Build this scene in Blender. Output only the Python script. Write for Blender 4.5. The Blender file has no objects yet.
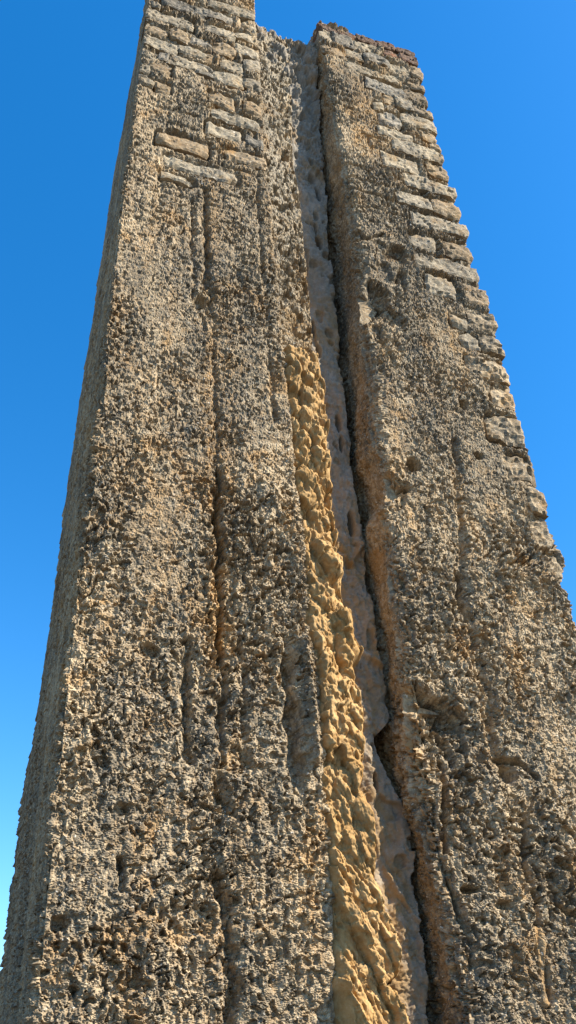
import bpy, math
import numpy as np
from mathutils import Matrix, Vector

# ------------------------------------------------------------------ camera, sky, sun, exposure
CAM_Z = 1.45
YAW, PIT, ROL, FPX, CX, DIST = .3608, .6360, -.0562, 829.6, -.129, 2.0
SUN_AZ, SUN_EL = math.radians(126), math.radians(42)      # azimuth clockwise from +Y
scene = bpy.context.scene
C = scene.collection
fw = np.array([math.sin(YAW)*math.cos(PIT), math.cos(YAW)*math.cos(PIT), math.sin(PIT)])
r0 = np.array([math.cos(YAW), -math.sin(YAW), 0.]); u0 = np.cross(r0, fw)
RT = r0*math.cos(ROL)+u0*math.sin(ROL); UP = -r0*math.sin(ROL)+u0*math.cos(ROL)
EYE = np.array([CX, -DIST, CAM_Z])
cd = bpy.data.cameras.new('camera'); cam = bpy.data.objects.new('camera', cd); C.objects.link(cam)
cam.matrix_world = Matrix(((RT[0], UP[0], -fw[0], EYE[0]), (RT[1], UP[1], -fw[1], EYE[1]),
                           (RT[2], UP[2], -fw[2], EYE[2]), (0, 0, 0, 1)))
cd.sensor_fit = 'VERTICAL'; cd.sensor_height = 36; cd.lens = FPX/1024*36
cd.clip_start = .02; cd.clip_end = 2000
scene.camera = cam

w = bpy.data.worlds.new('World'); scene.world = w; w.use_nodes = True
nt = w.node_tree; bg = nt.nodes['Background']
sky = nt.nodes.new('ShaderNodeTexSky'); sky.sky_type = 'NISHITA'; sky.sun_disc = False
sky.sun_elevation = SUN_EL; sky.sun_rotation = SUN_AZ
sky.air_density = 1.0; sky.dust_density = .25; sky.ozone_density = 2.2
hs = nt.nodes.new('ShaderNodeHueSaturation'); hs.inputs['Saturation'].default_value = 1.40
nt.links.new(sky.outputs[0], hs.inputs['Color']); nt.links.new(hs.outputs[0], bg.inputs['Color'])
bg.inputs['Strength'].default_value = .108

sl = bpy.data.lights.new('sun', 'SUN'); sl.energy = 5.0; sl.angle = math.radians(.5); sl.color = (1, .895, .74)
sun = bpy.data.objects.new('sun', sl); C.objects.link(sun)
sdir = Vector((math.sin(SUN_AZ)*math.cos(SUN_EL), math.cos(SUN_AZ)*math.cos(SUN_EL), math.sin(SUN_EL)))
sun.rotation_euler = sdir.to_track_quat('Z', 'Y').to_euler(); sun.location = (6, -6, 9)
vs = scene.view_settings
vs.view_transform = 'Standard'; vs.look = 'None'; vs.exposure = 1.5; vs.gamma = 1; vs.use_curve_mapping = False

# ------------------------------------------------------------------ pixels to points on a wall plane
def hit(px, py, Y=0.):
    px = np.asarray(px, float); py = np.asarray(py, float)
    d = fw + np.multiply.outer((px-288)/FPX, RT) - np.multiply.outer((py-512)/FPX, UP)
    t = (Y-EYE[1])/d[..., 1]
    return EYE[0]+t*d[..., 0], EYE[2]+t*d[..., 2]
def curve(pts, Y=0.):
    a = np.array(pts, float)
    if callable(Y): Y = Y(hit(a[:, 0], a[:, 1], .1)[1])
    x, z = hit(a[:, 0], a[:, 1], Y); o = np.argsort(z)
    return lambda zz: np.interp(zz, z[o], x[o])

# ------------------------------------------------------------------ noise
def hsh(ix, iy, seed):
    h = (ix.astype(np.int64)*374761393 + iy.astype(np.int64)*668265263 + seed*1442695041) & 0xffffffff
    h = ((h ^ (h >> 13))*1274126177) & 0xffffffff
    h = ((h ^ (h >> 16))*2246822519) & 0xffffffff
    return ((h ^ (h >> 15)) & 0xffffff)/float(0xffffff)
def noise(x, y, seed=0):
    ix = np.floor(x); iy = np.floor(y); fx = x-ix; fy = y-iy
    fx = fx**3*(fx*(fx*6-15)+10); fy = fy**3*(fy*(fy*6-15)+10)
    a = hsh(ix, iy, seed); b = hsh(ix+1, iy, seed); c = hsh(ix, iy+1, seed); d = hsh(ix+1, iy+1, seed)
    return (a+(b-a)*fx+(c-a)*fy+(a-b-c+d)*fx*fy)*2-1
def fbm(x, y, o=4, seed=0, gain=.5):
    s = 0; a = 1; t = 0
    for k in range(o):
        s = s+a*noise(x*2.03**k+k*7.3, y*2.03**k-k*3.1, seed+k); t += a; a *= gain
    return s/t
def worley(x, y, seed=0, ids=False):
    ix = np.floor(x); iy = np.floor(y)
    f1 = np.full(x.shape, 9.); f2 = np.full(x.shape, 9.); cid = np.zeros(x.shape)
    for dx in (-1, 0, 1):
        for dy in (-1, 0, 1):
            cx = ix+dx; cy = iy+dy
            j = hsh(cx, cy, seed); d = (cx+j-x)**2+(cy+hsh(cx, cy, seed+91)-y)**2
            if ids: cid = np.where(d < f1, (j*977.3) % 1, cid)
            f2 = np.minimum(f2, np.maximum(d, f1)); f1 = np.minimum(f1, d)
    return (np.sqrt(f1), np.sqrt(f2), cid) if ids else (np.sqrt(f1), np.sqrt(f2))
def sstep(a, b, x):
    t = np.clip((x-a)/(b-a), 0, 1); return t*t*(3-2*t)
def seg_dist(x, z, pts):
    d = np.full(x.shape, 9.)
    for (ax, az), (bx, bz) in zip(pts[:-1], pts[1:]):
        vx, vz = bx-ax, bz-az; L = vx*vx+vz*vz
        t = np.clip(((x-ax)*vx+(z-az)*vz)/L, 0, 1)
        d = np.minimum(d, np.hypot(x-ax-t*vx, z-az-t*vz))
    return d

# ------------------------------------------------------------------ materials
def nodes(name):
    m = bpy.data.materials.new(name); m.use_nodes = True
    return m, m.node_tree.nodes, m.node_tree.links, m.node_tree.nodes['Principled BSDF']
def rock(name, light, mid, dark, ochre, lichen=.5, stain=1., rough=.95, bump=.6, grain=90., per_object=0., speck=.5, white=.5):
    light, mid, dark, ochre = (tuple(v*.82 for v in c) for c in (light, mid, dark, ochre))
    m, N, Lk, b = nodes(name)
    tc = N.new('ShaderNodeTexCoord'); co = tc.outputs['Object']
    geo = N.new('ShaderNodeNewGeometry')
    co = geo.outputs['Position']
    def ns(scale, detail, rg=.6, dist=0., sx=(1, 1, 1)):
        mp = N.new('ShaderNodeMapping'); Lk.new(co, mp.inputs['Vector']); mp.inputs['Scale'].default_value = sx
        n = N.new('ShaderNodeTexNoise'); n.inputs['Scale'].default_value = scale; n.inputs['Detail'].default_value = detail
        n.inputs['Roughness'].default_value = rg; n.inputs['Distortion'].default_value = dist
        Lk.new(mp.outputs[0], n.inputs['Vector']); return n.outputs['Fac']
    def ramp(s, p0, p1, v0=0., v1=1.):
        r = N.new('ShaderNodeMapRange'); r.inputs['From Min'].default_value = p0; r.inputs['From Max'].default_value = p1
        r.inputs['To Min'].default_value = v0; r.inputs['To Max'].default_value = v1; r.interpolation_type = 'SMOOTHSTEP'
        Lk.new(s, r.inputs['Value']); return r.outputs[0]
    def mix(f, a, bb):
        x = N.new('ShaderNodeMix'); x.data_type = 'RGBA'
        if isinstance(f, float): x.inputs[0].default_value = f
        else: Lk.new(f, x.inputs[0])
        for v, s in ((a, x.inputs[6]), (bb, x.inputs[7])):
            if isinstance(v, tuple): s.default_value = (*v, 1)
            else: Lk.new(v, s)
        return x.outputs[2]
    def mul(a, bb):
        x = N.new('ShaderNodeMath'); x.operation = 'MULTIPLY'
        for v, s in ((a, x.inputs[0]), (bb, x.inputs[1])):
            if isinstance(v, float): s.default_value = v
            else: Lk.new(v, s)
        return x.outputs[0]
    col = mix(ramp(ns(38, 6, .75), .40, .60), mid, light)
    col = mix(mul(ramp(ns(7, 5, .65, .4), .51, .66), .75), col, ochre)
    at = N.new('ShaderNodeAttribute'); at.attribute_name = 'stain'
    br = ramp(ns(22, 5, .7), .3, .62)
    col = mix(mul(mul(at.outputs['Fac'], br), stain), col, ochre)
    # grey lichen in patches, plus rain streaks, plus small black growth
    pat = ramp(ns(5.5, 9, .72, .3, (1, 1, .55)), .44, .60)
    col = mix(mul(mul(pat, ramp(ns(60, 4, .7), .38, .60)), lichen), col, dark)
    col = mix(mul(mul(ramp(ns(1.7, 6, .7, .5, (1, 1, .35)), .42, .56), ramp(ns(90, 4, .7), .38, .56)), lichen*.85), col, dark)
    col = mix(mul(ramp(ns(75, 3, .6), .60, .68), speck), col, (.045, .042, .038))
    col = mix(mul(ramp(ns(120, 2, .5), .66, .72), white), col, (.62, .60, .54))
    if per_object:
        oi = N.new('ShaderNodeObjectInfo')
        h = N.new('ShaderNodeHueSaturation'); Lk.new(col, h.inputs['Color'])
        Lk.new(ramp(oi.outputs['Random'], 0, 1, 1-per_object, 1+per_object), h.inputs['Value']); col = h.outputs[0]
    Lk.new(col, b.inputs['Base Color']); b.inputs['Roughness'].default_value = rough
    b.inputs['Specular IOR Level'].default_value = .08
    bp = N.new('ShaderNodeBump'); bp.inputs['Strength'].default_value = bump; bp.inputs['Distance'].default_value = .006
    Lk.new(ns(grain, 5, .65), bp.inputs['Height']); Lk.new(bp.outputs[0], b.inputs['Normal'])
    return m
M_PIER = rock('weathered_crust', (.48, .382, .25), (.275, .20, .118), (.105, .096, .078), (.37, .225, .095), lichen=.85, speck=.6)
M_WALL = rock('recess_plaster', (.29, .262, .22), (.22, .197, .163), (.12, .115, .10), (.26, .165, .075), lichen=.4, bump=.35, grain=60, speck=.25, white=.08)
M_CRUST = rock('mortar_crust', (.47, .40, .29), (.31, .245, .16), (.15, .145, .125), (.33, .205, .085), lichen=.5, speck=.2)
M_TRAV = rock('travertine', (.50, .335, .155), (.38, .225, .088), (.18, .14, .09), (.31, .18, .065), lichen=.3, bump=.3, grain=60, speck=.08, white=.1)
M_BRICK = {'p': M_PIER,
    't': rock('stone_tan', (.40, .34, .24), (.29, .23, .15), (.10, .098, .09), (.31, .20, .09), lichen=.6, per_object=.15, speck=.45),
    'o': rock('stone_ochre', (.36, .27, .165), (.28, .195, .105), (.10, .096, .085), (.32, .18, .065), lichen=.55, per_object=.15, speck=.45),
    'g': rock('stone_grey', (.32, .285, .225), (.215, .185, .14), (.085, .08, .07), (.24, .18, .11), lichen=.85, per_object=.15, speck=.5),
    'r': rock('brick_red', (.19, .125, .085), (.13, .078, .052), (.075, .062, .055), (.18, .07, .03), lichen=.5, per_object=.2, speck=.4)}

# ------------------------------------------------------------------ mesh helpers
def grid_mesh(name, P, mat, parent, stain=None, ring=False, smooth=True):
    R, K = P.shape[:2]
    me = bpy.data.meshes.new(name)
    idx = np.arange(R*K).reshape(R, K)
    if ring: idx = np.concatenate([idx, idx[:, :1]], 1)
    q = np.stack([idx[:-1, :-1], idx[:-1, 1:], idx[1:, 1:], idx[1:, :-1]], -1).reshape(-1, 4)
    caps = [list(range((R-1)*K, R*K))] if ring else []
    nl = q.size+sum(map(len, caps))
    me.vertices.add(R*K); me.vertices.foreach_set('co', P.astype(np.float32).ravel())
    me.loops.add(nl); me.loops.foreach_set('vertex_index', np.concatenate([q.ravel()]+[np.array(c) for c in caps]).astype(np.int32))
    n = len(q)+len(caps); me.polygons.add(n)
    me.polygons.foreach_set('loop_start', np.concatenate([np.arange(len(q))*4, [q.size]*len(caps)]).astype(np.int32))
    me.polygons.foreach_set('use_smooth', np.full(n, smooth, bool))
    if stain is not None:
        a = me.attributes.new('stain', 'FLOAT', 'POINT'); a.data.foreach_set('value', stain.astype(np.float32).ravel())
    me.update(calc_edges=True); me.validate(); me.materials.append(mat)
    o = bpy.data.objects.new(name, me); C.objects.link(o); o.parent = parent
    return o

# ------------------------------------------------------------------ ground
def ground():
    n = 60; t = np.linspace(-1, 1, n); g = np.sign(t)*np.abs(t)**3*600
    x, y = np.meshgrid(g, g); z = np.where(np.hypot(x-.8, y-.8) < 2.5, 0, fbm(x*.3, y*.3, 3, 5)*.03)-.004
    m, N, Lk, b = nodes('basalt_paving')
    nz = N.new('ShaderNodeTexNoise'); nz.inputs['Scale'].default_value = 3; nz.inputs['Detail'].default_value = 8
    geo = N.new('ShaderNodeNewGeometry'); Lk.new(geo.outputs['Position'], nz.inputs['Vector'])
    cr = N.new('ShaderNodeValToRGB'); Lk.new(nz.outputs['Fac'], cr.inputs[0])
    cr.color_ramp.elements[0].color = (.045, .043, .04, 1); cr.color_ramp.elements[1].color = (.11, .10, .09, 1)
    Lk.new(cr.outputs[0], b.inputs['Base Color']); b.inputs['Roughness'].default_value = .95
    o = grid_mesh('ground', np.stack([x, y, z], -1), m, None); o['kind'] = 'structure'
ground()

# ------------------------------------------------------------------ pillar outline traced on the front plane
DEEP = 1.64
XL = curve([(149, 0), (133, 116), (120, 205), (107, 333), (91, 476), (72, 600), (56, 756), (42, 889), (31, 1013)])
XS = curve([(255, 0), (260, 58), (263, 147), (268, 187), (276, 276), (284, 356), (291, 422), (297, 489), (304, 560), (308, 622), (319, 670), (321, 733), (326, 829), (331, 867), (335, 933), (339, 1022)])
_XS = XS
XS = lambda z: _XS(z)+.010*fbm(np.asarray(z)*6., np.asarray(z)*0+.7, 4, 27, .65)
XR = curve([(318, 20), (330, 80), (341, 147), (350, 200), (360, 267), (371, 355), (378, 440), (390, 488), (383, 506), (393, 550), (398, 587), (402, 627), (410, 689), (418, 742), (429, 822), (436, 860), (447, 920), (458, 978), (463, 1022)])
_XR = XR
XR = lambda z: _XR(z)+.016*fbm(np.asarray(z)*5., np.asarray(z)*0+.3, 3, 17, .6)
XE = curve([(414, 51), (421, 89), (440, 151), (457, 213), (474, 273), (486, 302), (499, 351), (519, 427), (531, 462), (547, 524), (558, 545), (564, 563), (555, 582), (568, 598), (572, 612), (640, 860)])
_XE = XE
XE = lambda z: _XE(z)+.008+.008*fbm(np.asarray(z)*9., np.asarray(z)*0+.2, 3, 37, .6)
_, ZT_R = hit(366, 36); ZT_R = float(ZT_R)
ZT_L = ZT_R+.22
def rows(xa, xb, ztop):
    """heights about one picture row apart, coarser near the ground"""
    y = np.arange(1045., -60, -1.); x = np.interp(y, [0, 1024], [xa, xb])
    z = np.sort(hit(x, y)[1]); z = z[z < ztop-.01]
    return np.concatenate([np.linspace(-.02, z[0], 50)[:-1], z, [ztop]])

pillar = bpy.data.objects.new('water_pillar', None); C.objects.link(pillar)
pillar['label'] = 'tall weathered stone pillar with a deep vertical recess streaked by golden travertine'
pillar['category'] = 'pillar'; pillar['kind'] = 'thing'

# stones that show through the crust: centre of the left end, centre of the right end, height, kind
LEFT = [(152,2,160,4,6,'t'),(162,2,206,11,8,'g'),(148,12,193,24,9,'t'),(147,26,167,31,8,'o'),(172,32,188,37,12,'o'),(192,38,212,44,7,'g'),
 (145,39,177,48,9,'t'),(179,47,206,55,8,'t'),(144,51,158,55,9,'t'),(160,55,168,58,8,'g'),(168,59,207,68,9,'t'),(142,66,150,69,10,'t'),(152,64,171,71,10,'o'),
 (139,79,153,83,9,'t'),(155,84,169,89,10,'o'),(209,3,254,15,8,'t'),(196,8,232,21,7,'g'),(206,25,235,35,9,'t'),(236,32,257,41,7,'t'),
 (243,21,256,27,8,'t'),(215,45,235,52,12,'o'),(237,46,258,54,9,'t'),(196,52,213,58,8,'o'),(245,60,259,66,12,'t'),(222,61,243,68,10,'t'),
 (196,67,212,73,10,'g'),(214,74,243,83,11,'t'),(244,80,260,86,10,'t'),(210,96,234,104,11,'o'),(245,104,260,110,13,'o'),(213,112,260,127,9,'t'),
 (207,125,240,137,10,'t'),(247,138,263,145,9,'g'),(157,136,208,151,12,'o'),(226,151,265,164,10,'o'),(164,160,236,176,10,'t'),(162,174,192,183,6,'t')]
RIGHT = [(321,32,332,36,10,'t'),(333,36,353,42,9,'g'),(354,42,381,50,8,'t'),(322,46,346,54,7,'o'),(347,51,363,57,8,'t'),(364,55,388,63,8,'g'),
 (346,62,402,80,8,'t'),(383,49,398,54,7,'r'),(400,54,417,60,9,'r'),(390,65,411,73,8,'t'),(412,70,422,75,10,'o'),(404,81,424,88,5,'o'),
 (367,82,404,93,9,'g'),(406,91,428,99,9,'o'),(385,97,395,100,8,'o'),(396,100,412,106,9,'t'),(415,107,432,114,8,'o'),(380,114,401,121,12,'g'),
 (402,113,436,126,10,'t'),(374,104,383,108,7,'t'),(378,127,413,139,7,'t'),(424,133,437,139,9,'o'),(431,143,441,147,7,'o'),(393,142,443,158,11,'t'),
 (383,156,419,167,12,'t'),(428,166,448,174,12,'o'),(405,178,456,193,11,'t'),(397,193,431,204,12,'t'),(433,203,460,212,13,'o'),(413,215,468,231,12,'t'),
 (411,237,436,246,13,'t'),(446,244,473,254,15,'o'),(416,255,479,276,14,'t'),(427,281,455,291,16,'t'),(466,289,489,298,17,'o'),(468,314,496,325,17,'p'),
 (452,320,467,325,12,'t'),(481,341,503,349,16,'p'),(461,337,479,344,14,'t'),(468,362,510,377,15,'p'),(492,391,515,401,18,'p'),
 (487,421,524,438,22,'p'),(508,462,534,473,22,'p'),(529,497,547,504,22,'p'),(533,526,553,536,24,'p'),(546,561,562,568,22,'p')]
for k in range(5):      # thin reddish capping course
    a, b_ = k/5, (k+1)/5
    RIGHT.append((319.5+a*95+.6, 24.5+a*29, 319.5+b_*95-.6, 24.5+b_*29, 5.5, 'r'))
def rects(lst):
    out = []
    for xa, ya, xb, yb, h, k in lst:
        X0, Za = hit(xa, ya); X1, Zb = hit(xb, yb)
        Zc = (Za+Zb)/2; xm, ym = (xa+xb)/2, (ya+yb)/2
        H = abs(hit(xm, ym-h/2)[1]-hit(xm, ym+h/2)[1])
        out.append((float(X0), float(X1), float(Zc), float(H), k))
    return out
LR, RR = rects(LEFT), rects(RIGHT)

# ------------------------------------------------------------------ height of the crust above the plain wall
def ridged(x, y, o, seed, gain=.6):
    t = 0; a = 1; n = 0
    for k in range(o):
        t = t+a*(1-2*np.abs(noise(x*2.1**k+k*3.7, y*2.1**k+k*1.9, seed+k))); n += a; a *= gain
    return t/n
def crust(s, z, seed, amp=1., fine=1.):
    """granular, flaking crust: clods of uneven height with open joints, pits, fine grit, vertical rain channels"""
    wx = fbm(s*30, z*30, 3, seed)*.014; wz = fbm(s*30+9, z*30+4, 3, seed+5)*.014
    a, b, ca = worley((s+wx*.8)*52, (z+wz*.8)*48, seed+11, True)
    c, d, cc = worley((s+wx*.6)*100, (z+wz*.6)*92, seed+12, True)
    h = (ca-.5)*.0085+(cc-.5)*.007
    h += fbm((s+wx*.7)*56, (z+wz*.7)*52, 4, seed+15, .72)*.009
    h += fbm(s*9, z*7, 4, seed+20)*.009+fbm(s*24, z*2.2, 3, seed+30)*.008+fbm(s*2.5, z*2, 2, seed+40)*.010
    # narrow open crevices winding between the grains, deep only here and there
    u = (s+wx)*.81+(z+wz)*.59; v = (z+wz)*.81-(s+wx)*.59
    n1 = np.abs(noise(u*56, v*56, seed+53)+.4*noise(v*110, u*110, seed+56)); n2 = noise(v*38, u*36, seed+54)+.35*noise(s*7, z*5, seed+55)
    h -= (1-sstep(.02, .16, n1))*sstep(-.1, .3, n2)*.013
    p = noise(v*88, u*80, seed+50)+.45*noise(u*11, v*9, seed+51)
    h -= sstep(.46, .64, p)*.016
    patch = .80+.45*noise(s*6, z*4, seed+60)+.35*noise(s*3, z*1.7, seed+61)
    rs = np.random.RandomState(seed)
    h = h-h.mean()+.002
    return h*amp*np.clip(patch, .4, 1.25)*np.interp(z, [2.5, 5.5], [1., .75])+(rs.rand(*s.shape)-.5)*.003*fine
def brick_recess(x, z, lst, seed):
    m = np.zeros(x.shape)
    for X0, X1, Zc, H, k in lst:
        k0 = np.searchsorted(z[:, 0], Zc-H/2-.06); k1 = np.searchsorted(z[:, 0], Zc+H/2+.06)
        xx, zz_ = x[k0:k1], z[k0:k1]
        dx = np.maximum(np.maximum(X0-xx, xx-X1), 0); dz = np.maximum(np.abs(zz_-Zc)-H/2, 0)
        m[k0:k1] = np.maximum(m[k0:k1], 1-sstep(.004, .026, np.hypot(dx, dz)+.018*fbm(xx*24, zz_*24, 4, seed+70, .65)))
    return m
def px(pts, Y=0.):
    return [tuple(float(v) for v in hit(a, b, Y)) for a, b in pts]
def groove(h, x, z, pts, width, depth, seed, rag=.5):
    p = px(pts); n = fbm(x*40, z*34, 4, seed, .65)
    wx = fbm(x*13, z*13, 4, seed+7, .6)*.015
    d = np.maximum(seg_dist(x+wx, z, p)+n*width*1.1, 0)
    h -= depth*np.exp(-(d/width)**2)*np.clip(1.1+.8*noise(x*8, z*9, seed+3)+.4*n, 0, 1.7)
def blob(x, z, c, rx, rz, seed, rot=0.):
    X, Z = hit(*c); dx, dz = x-X, z-Z
    q = np.hypot((dx*math.cos(rot)+dz*math.sin(rot))/rx, (-dx*math.sin(rot)+dz*math.cos(rot))/rz)
    return 1-sstep(.65, 1.1, q+.6*fbm(x*20, z*20, 4, seed, .65))

def pier(kind, xa, xb, zs, counts, rad, seed, lst, feats, ztop):
    """closed ring of columns: outer side, round corner, front, round corner, recess cheek, inner run; all heights"""
    R = len(zs); z1 = zs[:, None]
    A, B = xa(zs)[:, None], xb(zs)[:, None]
    rl, rr = rad[0](zs)[:, None], rad[1](zs)[:, None]
    nb, nside, narc, nfront, ncheek, nin = counts
    Xs, Ys, NX, NY, S, T = [], [], [], [], [], []
    one = np.ones((R, 1))
    def add(x, y, nx, ny, s, front):
        Xs.append(x*one); Ys.append(y*one); NX.append(nx*np.ones_like(x*one+y*one)); NY.append(ny*np.ones_like(x*one+y*one))
        S.append(s*one); T.append(front*np.ones_like(x*one+y*one))
    t = np.linspace(0, 1, nside)[None]**.6
    y = DEEP-.02+(rl-DEEP+.02)*t; add(A+0*y, y, -1, 0, -y, 0.)
    t = np.linspace(0, math.pi/2, narc+2)[1:-1][None]
    add(A+rl-rl*np.cos(t), rl-rl*np.sin(t), -np.cos(t), -np.sin(t), rl*(t-1.57)/1.57*1., .5)
    t = np.linspace(0, 1, nfront)[None]
    x = A+rl+(B-A-rl-rr)*t; add(x, 0*x, 0, -1, x-A, 1.)
    t = np.linspace(0, math.pi/2, narc+2)[1:-1][None]
    add(B-rr+rr*np.sin(t), rr-rr*np.cos(t), np.sin(t), -np.cos(t), (B-A)-rr+rr*t, .5)
    t = np.linspace(0, 1, ncheek)[None]**1.3
    y = rr+(.36-rr)*t; add(B+0*y, y, 1, 0, (B-A)+y, 0.)
    t = np.linspace(0, 1, nin+1)[1:][None]
    y = .36+(DEEP-.02-.36)*t; add(B+0*y, y, 1, 0, (B-A)+y, 0.)
    w_ = [np.broadcast_to(a, (R, max(a.shape[1], b.shape[1]))) for a, b in zip(Xs, Ys)]
    X = np.concatenate(w_, 1)
    Y = np.concatenate([np.broadcast_to(b, (R, a.shape[1])) for a, b in zip(w_, Ys)], 1)
    NX = np.concatenate([np.broadcast_to(b, (R, a.shape[1])) for a, b in zip(w_, NX)], 1)
    NY = np.concatenate([np.broadcast_to(b, (R, a.shape[1])) for a, b in zip(w_, NY)], 1)
    S = np.concatenate([np.broadcast_to(b, (R, a.shape[1])) for a, b in zip(w_, S)], 1)
    F = np.concatenate([np.broadcast_to(b, (R, a.shape[1])) for a, b in zip(w_, T)], 1)
    top = ztop+.02*fbm(X*9, Y*9, 3, seed+77)
    Z = np.broadcast_to(z1, X.shape)*1.
    Z = np.where(Z > ztop-.12, ztop-.12+(Z-ztop+.12)*(top-ztop+.12)/.12, Z)
    h = crust(S+seed*1.7, Z, seed)
    rec = brick_recess(X, Z, lst, seed)*(F > .2)
    # buried courses: bed joints and a few upright joints still telegraph through the crust high up
    zc = Z+.008*fbm(X*7, Z*7, 3, seed+71); f = (zc/.112) % 1.; row = np.floor(zc/.112)
    bed = np.exp(-((np.minimum(f, 1-f)*.112)/.009)**2)
    g2 = (X/.27+hsh(row, row*0, seed+72)) % 1.; up = np.exp(-((np.minimum(g2, 1-g2)*.27)/.008)**2)
    vis = sstep(3.6, 5.6, Z)*sstep(-.15, .35, fbm(X*5, Z*5, 3, seed+73))
    h = h-np.maximum(bed, up*.8)*vis*.020
    h = h*(1-.3*rec)-rec*(.024+.030*fbm(X*12, Z*12, 3, seed+88))
    side = (F < .2)&(NX < 0) if kind == 'L' else (F < .2)&(NX > 0)
    st = np.clip(.5*sstep(.1, .6, fbm(S*14, Z*1.6, 3, seed+99)), 0, 1)
    h, st = feats(h, st, X, Z, F, S, Y)
    # broken arrises
    h -= np.where(F == .5, .012*np.clip(fbm(S*6+4, Z*16, 3, seed+66)+.25, 0, 1), 0)
    P = np.stack([X+NX*h, Y+NY*h, Z], -1)
    return P, st

def feats_left(h, st, X, Z, F, S, Y):
    fr = F > .2
    sd = (F < .2)&(X < .3)
    h = np.where(sd, h*.75-.006, h)
    g = h.copy()
    groove(g, X, Z, [(211, 280), (214, 400), (216, 480)], .011, .010, 1)
    groove(g, X, Z, [(217, 470), (220, 600), (223, 700)], .008, .030, 14)
    groove(g, X, Z, [(223, 700), (222, 800)], .012, .02, 15)
    groove(g, X, Z, [(216, 490), (219, 560)], .012, .015, 2)
    groove(g, X, Z, [(205, 190), (207, 260), (203, 330)], .012, .02, 3)
    groove(g, X, Z, [(192, 200), (193, 300)], .010, .016, 13)
    groove(g, X, Z, [(187, 640), (186, 700), (190, 760)], .012, .022, 4)
    groove(g, X, Z, [(220, 880), (231, 960), (229, 1020)], .014, .03, 5)
    groove(g, X, Z, [(240, 640), (246, 760)], .012, .016, 6)
    groove(g, X, Z, [(118, 860), (119, 890)], .008, .03, 7)
    groove(g, X, Z, [(254, 120), (262, 260), (275, 420)], .010, .014, 17)
    m = blob(X, Z, (186, 925), .07, .045, 8); g -= m*.015
    m = blob(X, Z, (180, 134), .075, .03, 9); g -= m*.035
    for c, rx, rz, d in (((200, 302), .02, .05, .03), ((150, 650), .03, .02, .02), ((57, 925), .02, .02, .03), ((240, 760), .03, .04, .018), ((120, 810), .02, .015, .02)):
        g -= blob(X, Z, c, rx, rz, 20)*d
    # hollow behind the fin at the recess edge
    p = px([(290, 625), (291, 690), (296, 740), (305, 815)])
    d = seg_dist(X+.02*fbm(X*9, Z*7, 3, 30), Z, p)+.012*fbm(X*22, Z*18, 4, 31)
    mm = (1-sstep(.002, .020, d))*sstep(float(hit(300, 812)[1]), float(hit(296, 740)[1]), Z)*sstep(float(hit(290, 628)[1]), float(hit(291, 670)[1]), Z)
    g = g*(1-.2*mm)-mm*.05
    p = px([(304, 640), (311, 700), (315, 760)]); d = seg_dist(X, Z, p)
    g += .028*np.exp(-(d/.015)**2)
    d = seg_dist(X, Z, px([(211, 190), (214, 420), (224, 780), (228, 900)]))
    st = np.clip(st+1.1*np.exp(-(d/.045)**2)*np.clip(.6+fbm(X*12, Z*3, 3, 44), 0, 1.3), 0, 1)
    st = np.clip(st+.5*blob(X, Z, (150, 500), .2, .35, 45)*(fbm(X*9, Z*9, 3, 46) > 0), 0, 1)
    return np.where(fr, g, h), np.where(sd, st*.3, st)
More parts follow.
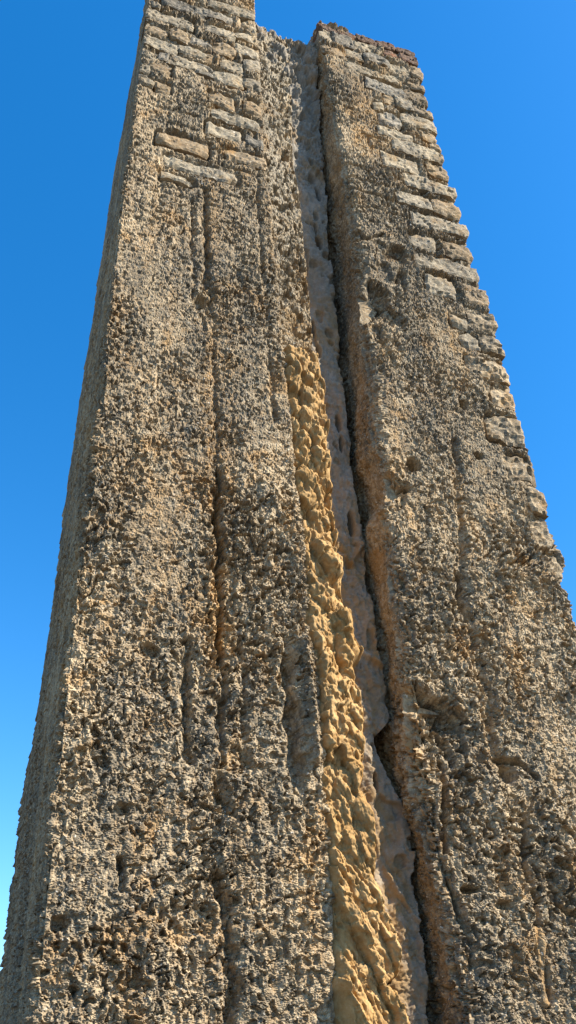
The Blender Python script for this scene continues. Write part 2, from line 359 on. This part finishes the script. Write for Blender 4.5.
def feats_right(h, st, X, Z, F, S, Y):
    fr = F > .2
    g = h.copy()
    groove(g, X, Z, [(349, 243), (356, 237), (366, 239), (382, 233)], .0055, .07, 1)
    m = blob(X, Z, (375, 297), .055, .13, 2, -.35); g = g*(1-.3*m)-m*.065
    m = blob(X, Z, (393, 255), .06, .05, 12); g -= m*.03
    # blocky breakage where the coat has fallen away
    w1 = .25*fbm(X*18, Z*18, 3, 81); _a, _b, cid = worley(X*10+w1, Z*7.5-w1, 82, True)
    brk = np.maximum(blob(X, Z, (378, 283), .10, .42, 83), .9*blob(X, Z, (442, 722), .12, .16, 84))
    brk = np.maximum(brk, .8*blob(X, Z, (392, 498), .07, .12, 85))
    g = g*(1-.25*brk)+brk*((cid-.75)*.055-.010*(1-sstep(.02, .10, _b-_a)))
    groove(g, X, Z, [(398, 278), (402, 262), (404, 290)], .010, .03, 3)
    groove(g, X, Z, [(372, 488), (388, 494), (408, 487)], .010, .03, 4)
    m = blob(X, Z, (388, 486), .045, .03, 5); g -= m*.03
    m = blob(X, Z, (384, 503), .04, .025, 6); g += m*.02
    groove(g, X, Z, [(460, 575), (463, 600), (470, 620)], .012, .06, 7)
    groove(g, X, Z, [(455, 440), (460, 520), (461, 570), (475, 640), (490, 700), (497, 760)], .016, .02, 8)
    m = blob(X, Z, (440, 712), .085, .05, 9, -.75); g = g*(1-.3*m)-m*.065
    groove(g, X, Z, [(412, 704), (432, 718), (448, 742), (454, 752)], .0065, .07, 10)
    groove(g, X, Z, [(444, 762), (446, 800), (449, 850)], .0065, .07, 11)
    m = blob(X, Z, (508, 770), .035, .035, 12); g -= m*.06
    groove(g, X, Z, [(500, 757), (518, 762), (536, 778)], .006, .06, 13)
    groove(g, X, Z, [(523, 815), (527, 850), (528, 880)], .007, .06, 14)
    groove(g, X, Z, [(532, 895), (537, 940), (548, 1000)], .009, .04, 15)
    m = 1-sstep(.008, .018, seg_dist(X, Z, px([(537, 930), (542, 965), (546, 1000)]))+.006*fbm(X*20, Z*20, 2, 16)); g = g*(1-.8*m)+m*.008
    st = np.clip(st+m, 0, 1)
    groove(g, X, Z, [(548, 875), (560, 905), (576, 915)], .008, .035, 17)
    groove(g, X, Z, [(440, 860), (470, 935), (480, 980)], .009, .025, 18)
    for c, rx, rz, d in (((415, 464), .03, .03, .06), ((479, 456), .022, .022, .06), ((464, 403), .022, .03, .05), ((470, 890), .03, .012, .04), ((398, 250), .05, .035, .04), ((452, 262), .03, .04, .03), ((563, 868), .015, .015, .03), ((505, 905), .03, .015, .025)):
        g -= blob(X, Z, c, rx, rz, 20)*d
    st = np.clip(st+.9*blob(X, Z, (366, 120), .10, .5, 21), 0, 1)
    # ochre wash on the recess arris and outer arris
    h = np.where((F < .2)&(X < 1.3), h*.85+.016*fbm(S*9, Z*6, 3, 42), h)
    st = np.clip(st+np.where((F <= .5), np.interp(Z, [2.4, 3.6], [.45, .05]), 0)*np.clip(.7+fbm(S*20, Z*6, 3, 41), 0, 1), 0, 1)
    return np.where(fr, g, h), st

zl = rows(205, 180, ZT_L); zr = rows(365, 520, ZT_R)
con = lambda r, a=.0, s=0: (lambda z: np.clip(r+a*fbm(z*3.1+s, z*0+.5, 3, 7), .008, .08))
rad_cheek = lambda z: np.interp(z, [0, 2.2, 3.2, 3.6, 4.6, 5.1, 7], [.04, .04, .035, .05, .055, .03, .02])
P, st = pier('L', XL, XS, zl, (0, 70, 10, 215, 34, 4), (con(.012, .008), con(.014, .01, 5)), 3, LR, feats_left, ZT_L)
PIER_A = grid_mesh('pier', P, M_PIER, pillar, st, ring=True, smooth=False)
# the other pier is built mirrored (its recess side comes first), then turned back
def mirror(f): return lambda z: -f(z)
class _: pass
def pier_right():
    def fts(h, st, X, Z, F, S, Y): return feats_right(h, st, -X, Z, F, S, Y)
    global brick_recess
    lst = [(-b, -a, c, d, k) for a, b, c, d, k in RR]
    P, st = pier('R', mirror(XE), mirror(XR), zr, (0, 34, 10, 235, 60, 4), (con(.018, .01, 9), rad_cheek), 8, lst, fts, ZT_R)
    P[..., 0] *= -1
    return P[:, ::-1], st[:, ::-1]
P, st = pier_right()
PIER_B = grid_mesh('pier', P, M_PIER, pillar, st, ring=True, smooth=False)

# ------------------------------------------------------------------ recess: plaster gutter, mortar crust, travertine flow
gd = lambda z: np.interp(z, [0, 1.6, 2.0, 2.4, 3.0, 4.2, 5.3, 6.0, 7], [.085, .085, .09, .105, .14, .165, .165, .125, .115])
XG = curve([(314, 45), (320, 100), (325, 160), (327, 200), (330, 247), (333, 262), (335, 281), (338, 310), (341, 333), (347, 400), (352, 444), (357, 490), (363, 520), (369, 578), (377, 618), (382, 658), (391, 689), (391, 722), (377, 737), (384, 762), (398, 790), (404, 802), (413, 844), (423, 911), (426, 933), (432, 1000), (437, 1022)], gd)
Z_TOP = float(hit(288, 39, .115)[1])
zz = rows(300, 380, Z_TOP)
def recess():
    K = 100; t = np.linspace(0, 1, K)[None]
    x0 = (XS(zz)-.02)[:, None]; x1 = XG(zz)[:, None]+.006+.014*fbm(zz*8, zz*0, 4, 2, .6)[:, None]
    X = x0+(x1-x0)*t; Z = np.broadcast_to(zz[:, None], X.shape)*1.
    h = fbm(X*14, Z*7, 4, 61, .6)*.022+fbm(X*50, Z*40, 3, 62)*.004+(worley(X*26+fbm(X*30, Z*20, 2, 60)*.4, Z*15, 59, True)[2]-.5)*.006+(np.random.RandomState(4).rand(*X.shape)-.5)*.0015
    n = noise(X*24, Z*13, 63); h -= sstep(.55, .75, n)*.03*sstep(3.2, 4.2, Z)
    n = noise(X*26, Z*22, 64); h -= sstep(.68, .8, n)*.018
    rough = .25+.75*sstep(4.6, 5.6, Z); h += rough*crust(X, Z, 65)*1.1+sstep(5.2, 6.2, Z)*(fbm(X*14, Z*10, 3, 58)*.045+(worley(X*11+.3*fbm(X*20, Z*20, 2, 56), Z*8, 57, True)[2]-.5)*.04)
    # holes and ledges seen in the shade
    Yp = .13
    def at(a, b): return tuple(float(v) for v in hit(a, b, .09 if b > 600 else Yp))
    for (a, b), rx, rz, d in (((287, 153), .025, .05, .07), ((321, 188), .012, .07, .05), ((322, 236), .018, .05, .06), ((318, 222), .01, .05, .05), ((308, 262), .012, .05, .05),
                              ((316, 320), .008, .05, .04), ((321, 345), .012, .04, .04), ((340, 420), .01, .05, .04), ((343, 440), .008, .04, .04), ((352, 520), .012, .05, .05), ((376, 783), .008, .03, .04), ((300, 56), .03, .05, .04)):
        cx, cz = at(a, b); q = np.hypot((X-cx)/rx, (Z-cz)/rz)+.3*fbm(X*30, Z*12, 2, 66); h -= d*(1-sstep(.6, 1.1, q))
    # triangular hole beside the crack
    ax, az = at(375, 734); bx, bz = at(408, 793)
    f = (X-ax)/(bx-ax); lim = az+(bz-az)*f
    hole = sstep(0, .012, Z-lim-.01*fbm(X*20, Z*20, 2, 67))*(1-sstep(-.008, .004, Z-az-.01*fbm(X*25, Z*9, 2, 68)))*(X > ax)
    h -= hole*.14
    # thin ridge crossing the gutter
    d = seg_dist(X, Z, [at(364, 812), at(380, 855), at(398, 893), at(420, 922)]); h += (.012+.012*fbm(X*30, Z*20, 3, 73))*np.exp(-(np.maximum(d+.006*fbm(X*25, Z*25, 3, 72), 0)/.007)**2)
    d = seg_dist(X, Z, [at(353, 640), at(368, 652), at(382, 662)]); h += .020*np.exp(-(np.maximum(d+.010*fbm(X*25, Z*25, 3, 74), 0)/.010)**2)
    d = seg_dist(X, Z, [at(345, 556), at(352, 562), at(362, 545)]); h += .022*np.exp(-(np.maximum(d+.010*fbm(X*25, Z*25, 3, 75), 0)/.009)**2)
    # boulder stuck high in the recess
    cx, cz = at(309, 64); h += .05*np.sqrt(np.clip(1-((X-cx)/.05)**2-((Z-cz)/.10)**2, 0, 1))
    Y = gd(Z)-h
    fall = sstep(x1-.016, x1, X); Y = Y+fall*(.40-Y)
    top = sstep(Z_TOP-.03, Z_TOP, Z)
    Z = Z+top*.02*fbm(X*12, X*0, 3, 70)
    P = np.stack([X, Y, Z], -1)
    back = P[-1:].copy(); back[..., 1] = .45
    P = np.concatenate([P, back]); stn = np.clip(.5+fbm(X*8, Z*4, 3, 71), 0, 1)*sstep(5.4, 4., Z)
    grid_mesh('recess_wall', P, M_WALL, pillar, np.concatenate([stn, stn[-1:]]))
recess()

XT = curve([(296, 40), (297, 75), (296, 130), (297, 160), (303, 200), (306, 235), (310, 280), (313, 316), (318, 352), (328, 391), (330, 422), (331, 458), (334, 502), (341, 540), (334, 552), (344, 561), (344, 596), (352, 625), (362, 648), (366, 656), (353, 668), (364, 698), (367, 747), (362, 782), (356, 797), (365, 806), (371, 836), (373, 884), (380, 899), (402, 938), (400, 978), (382, 988), (396, 996), (404, 1022)], .06)
Z_MID = float(hit(300, 357, .06)[1])
def crust_sheet(name, z0, z1, mat, seed, flow):
    z = zz[(zz > z0)&(zz < z1)]; K = 120; t = np.linspace(0, 1, K)[None]
    x0 = (XS(z)-.03)[:, None]; xt = XT(z)[:, None]+(.006 if flow else .022); X = x0+(xt-x0)*t; Z = np.broadcast_to(z[:, None], X.shape)*1.
    u = np.broadcast_to(t, X.shape)
    if flow:
        # lobes run down and to the right; longer fingers lower down
        low = sstep(2.35, 1.9, Z); mid = sstep(3.3, 2.7, Z)
        def field(kk, fx, fz, sd):
            q = X+(Z-2.0)*kk+.026*fbm(X*14, Z*9, 4, sd, .6); zc = Z+.024*fbm(X*18, Z*14, 4, sd+1, .6)
            a, b, i1 = worley(q*fx, zc*fz, sd+2, True); c, d, i2 = worley(q*fx*2.3, zc*fz*2.6, sd+3, True)
            e, f, i3 = worley(q*fx*.55, zc*fz*.5, sd+6, True)
            R = lambda v: np.sqrt(np.clip(1-(v/.98)**2, 0, 1))
            return R(a)*.022*(.25+1.3*i1)+R(c)*.007*(.3+1.2*i2)+R(e)*.028*(.3+1.2*i3)+np.minimum(b-a, .3)*.012
        q = X+(Z-2.0)*.1
        h = field(.14, 26, 17, seed)*1.2*(1-low)+(field(.45, 18, 3.4, seed+20)*1.7+field(.45, 42, 30, seed+40)*.34)*low
        h += fbm(X*60, Z*50, 3, seed+4)*.004+(np.random.RandomState(5).rand(*X.shape)-.5)*.0015
        pit = noise(q*36, Z*22, seed+5); h -= sstep(.45, .8, pit)*.02*(1-mid*.7)
        h -= sstep(.5, .7, noise(X*70+Z*12, Z*58, seed+60))*.008
        h = h*(.5-.25*low+(.5+.25*low)*sstep(.06, .26, u)); base = .072-.004*mid
        Y = base-h+.02*(u-.5)
        end = sstep(.80, 1., u)
        Y = Y+end**1.4*.13
        xx = X+.006*fbm(X*10, Z*30, 3, seed+9)*end
    else:
        h = crust(X, Z, seed, .8)
        p = noise(X*60+Z*9, Z*34-X*20, seed+5)+.5*u; h -= sstep(.5, .9, p)*.028
        for (a, b), rx, rz, dd in (((286, 152), .022, .045, .09), ((291, 205), .012, .035, .07), ((272, 235), .006, .06, .04)):
            cx, cz = hit(a, b, .06); qq = np.hypot((X-cx)/rx, (Z-cz)/rz); h -= dd*(1-sstep(.6, 1.1, qq))
        base = np.interp(Z, [4, 5.0, 5.8, 7], [.05, .055, .085, .105])
        Y = base-h+.03*u**2
        end = sstep(.86, 1., u); Y = Y+end*.12
        xx = X+.012*fbm(Z*26, Z*0+3, 3, seed+9)*end
    e0 = 1-sstep(z0, z0+.025, Z); e1 = sstep(z1-.02, z1, Z)
    Y = Y+(e0+e1)*(.06 if flow else .05)
    stn = np.clip((.3+fbm(X*9, Z*5, 3, seed+8)) if flow else sstep(5.2, 4.2, Z)*u*1.2, 0, 1)
    grid_mesh(name, np.stack([xx, Y, Z], -1), mat, pillar, stn, smooth=flow)
crust_sheet('mortar_crust', Z_MID, Z_TOP+.001, M_CRUST, 120, False)
crust_sheet('travertine_flow', 0.02, Z_MID, M_TRAV, 150, True)

# solid core behind the recess, between the piers
def box_mesh(name, a, b, mat):
    x = np.linspace(a[0], b[0], 8); 
    v = [(X, Y, Z) for Z in (a[2], b[2]) for X, Y in ((a[0], a[1]), (b[0], a[1]), (b[0], b[1]), (a[0], b[1]))]
    me = bpy.data.meshes.new(name)
    me.from_pydata(v, [], [(0, 1, 5, 4), (1, 2, 6, 5), (2, 3, 7, 6), (3, 0, 4, 7), (4, 5, 6, 7), (3, 2, 1, 0)])
    me.materials.append(mat); o = bpy.data.objects.new(name, me); C.objects.link(o); o.parent = pillar
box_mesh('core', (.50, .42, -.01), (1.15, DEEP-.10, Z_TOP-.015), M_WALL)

# ------------------------------------------------------------------ the stones themselves
def stone(X0, X1, Zc, H, kind, seed, owner):
    rng = np.random.RandomState(seed)
    Lx = X1-X0+.010; H = H*1.07; dep = .13
    nx = max(6, min(34, int(Lx/.010))); nz = max(5, min(12, int(H/.010)))
    # front shell: a grid whose border rows fold back into the wall
    us = np.concatenate([[0, 0], np.linspace(0, 1, nx), [1, 1]]); ws = np.concatenate([[0, 0], np.linspace(0, 1, nz), [1, 1]])
    bu = np.concatenate([[2, 1], np.zeros(nx), [1, 2]]); bw = np.concatenate([[2, 1], np.zeros(nz), [1, 2]])
    U, W = np.meshgrid(us, ws); D = np.maximum(*np.meshgrid(bu, bw))
    x = (U-.5)*Lx; z = (W-.5)*H
    r = .005
    e = np.clip(1-np.minimum(np.minimum(U, 1-U)*Lx, np.minimum(W, 1-W)*H)/.012, 0, 1)
    y = np.where(D == 1, r+.012, np.where(D == 2, dep, r*e**2))
    o = rng.rand()*50; g = D < 2
    a, b, ca = worley(x*38+o, z*38+o, seed+9, True)
    n = fbm(x*13+o, z*15, 3, seed)*.008+(ca-.5)*.0045-ridged(x*22+o, z*26, 3, seed+1)*.003
    pit = sstep(.7, .9, noise(x*45+o, z*45, seed+6))*.010
    q = 2.2 if kind == 'p' else 1.1
    y = y+np.where(g, n*q+pit*(1.5 if kind == 'p' else 1)+(rng.rand(*x.shape)-.5)*.003, 0)
    x = x+fbm(x*9+o, z*22+3, 3, seed+2)*.008+(rng.rand(*x.shape)-.5)*.002
    z = z+fbm(x*16+o, z*9+7, 3, seed+3)*.010+fbm(x*5+o, z*0, 2, seed+5)*.008
    for cx in (-1, 1):                      # knocked-off corners
        for cz in (-1, 1):
            k = max(0, rng.rand()*1.3-.5)
            d = np.clip(1-np.hypot(x-cx*Lx/2, (z-cz*H/2)*1.3)/.045, 0, 1)*k
            x = x-cx*d*.020; z = z-cz*d*.014; y = y+d*.02*g
    o = grid_mesh('stone_block' if kind != 'r' else 'brick', np.stack([x, y, z], -1), M_BRICK[kind], owner, smooth=False)
    o.location = ((X0+X1)/2, rng.uniform(-.006, .010), Zc)
    if kind == 'p': o.location.y += .004
    o.rotation_euler = (rng.uniform(-.08, .02), rng.uniform(-.015, .015), rng.uniform(-.04, .04))
for i, a in enumerate(LR+RR): stone(*a, 200+i*7, PIER_A if i < len(LR) else PIER_B)
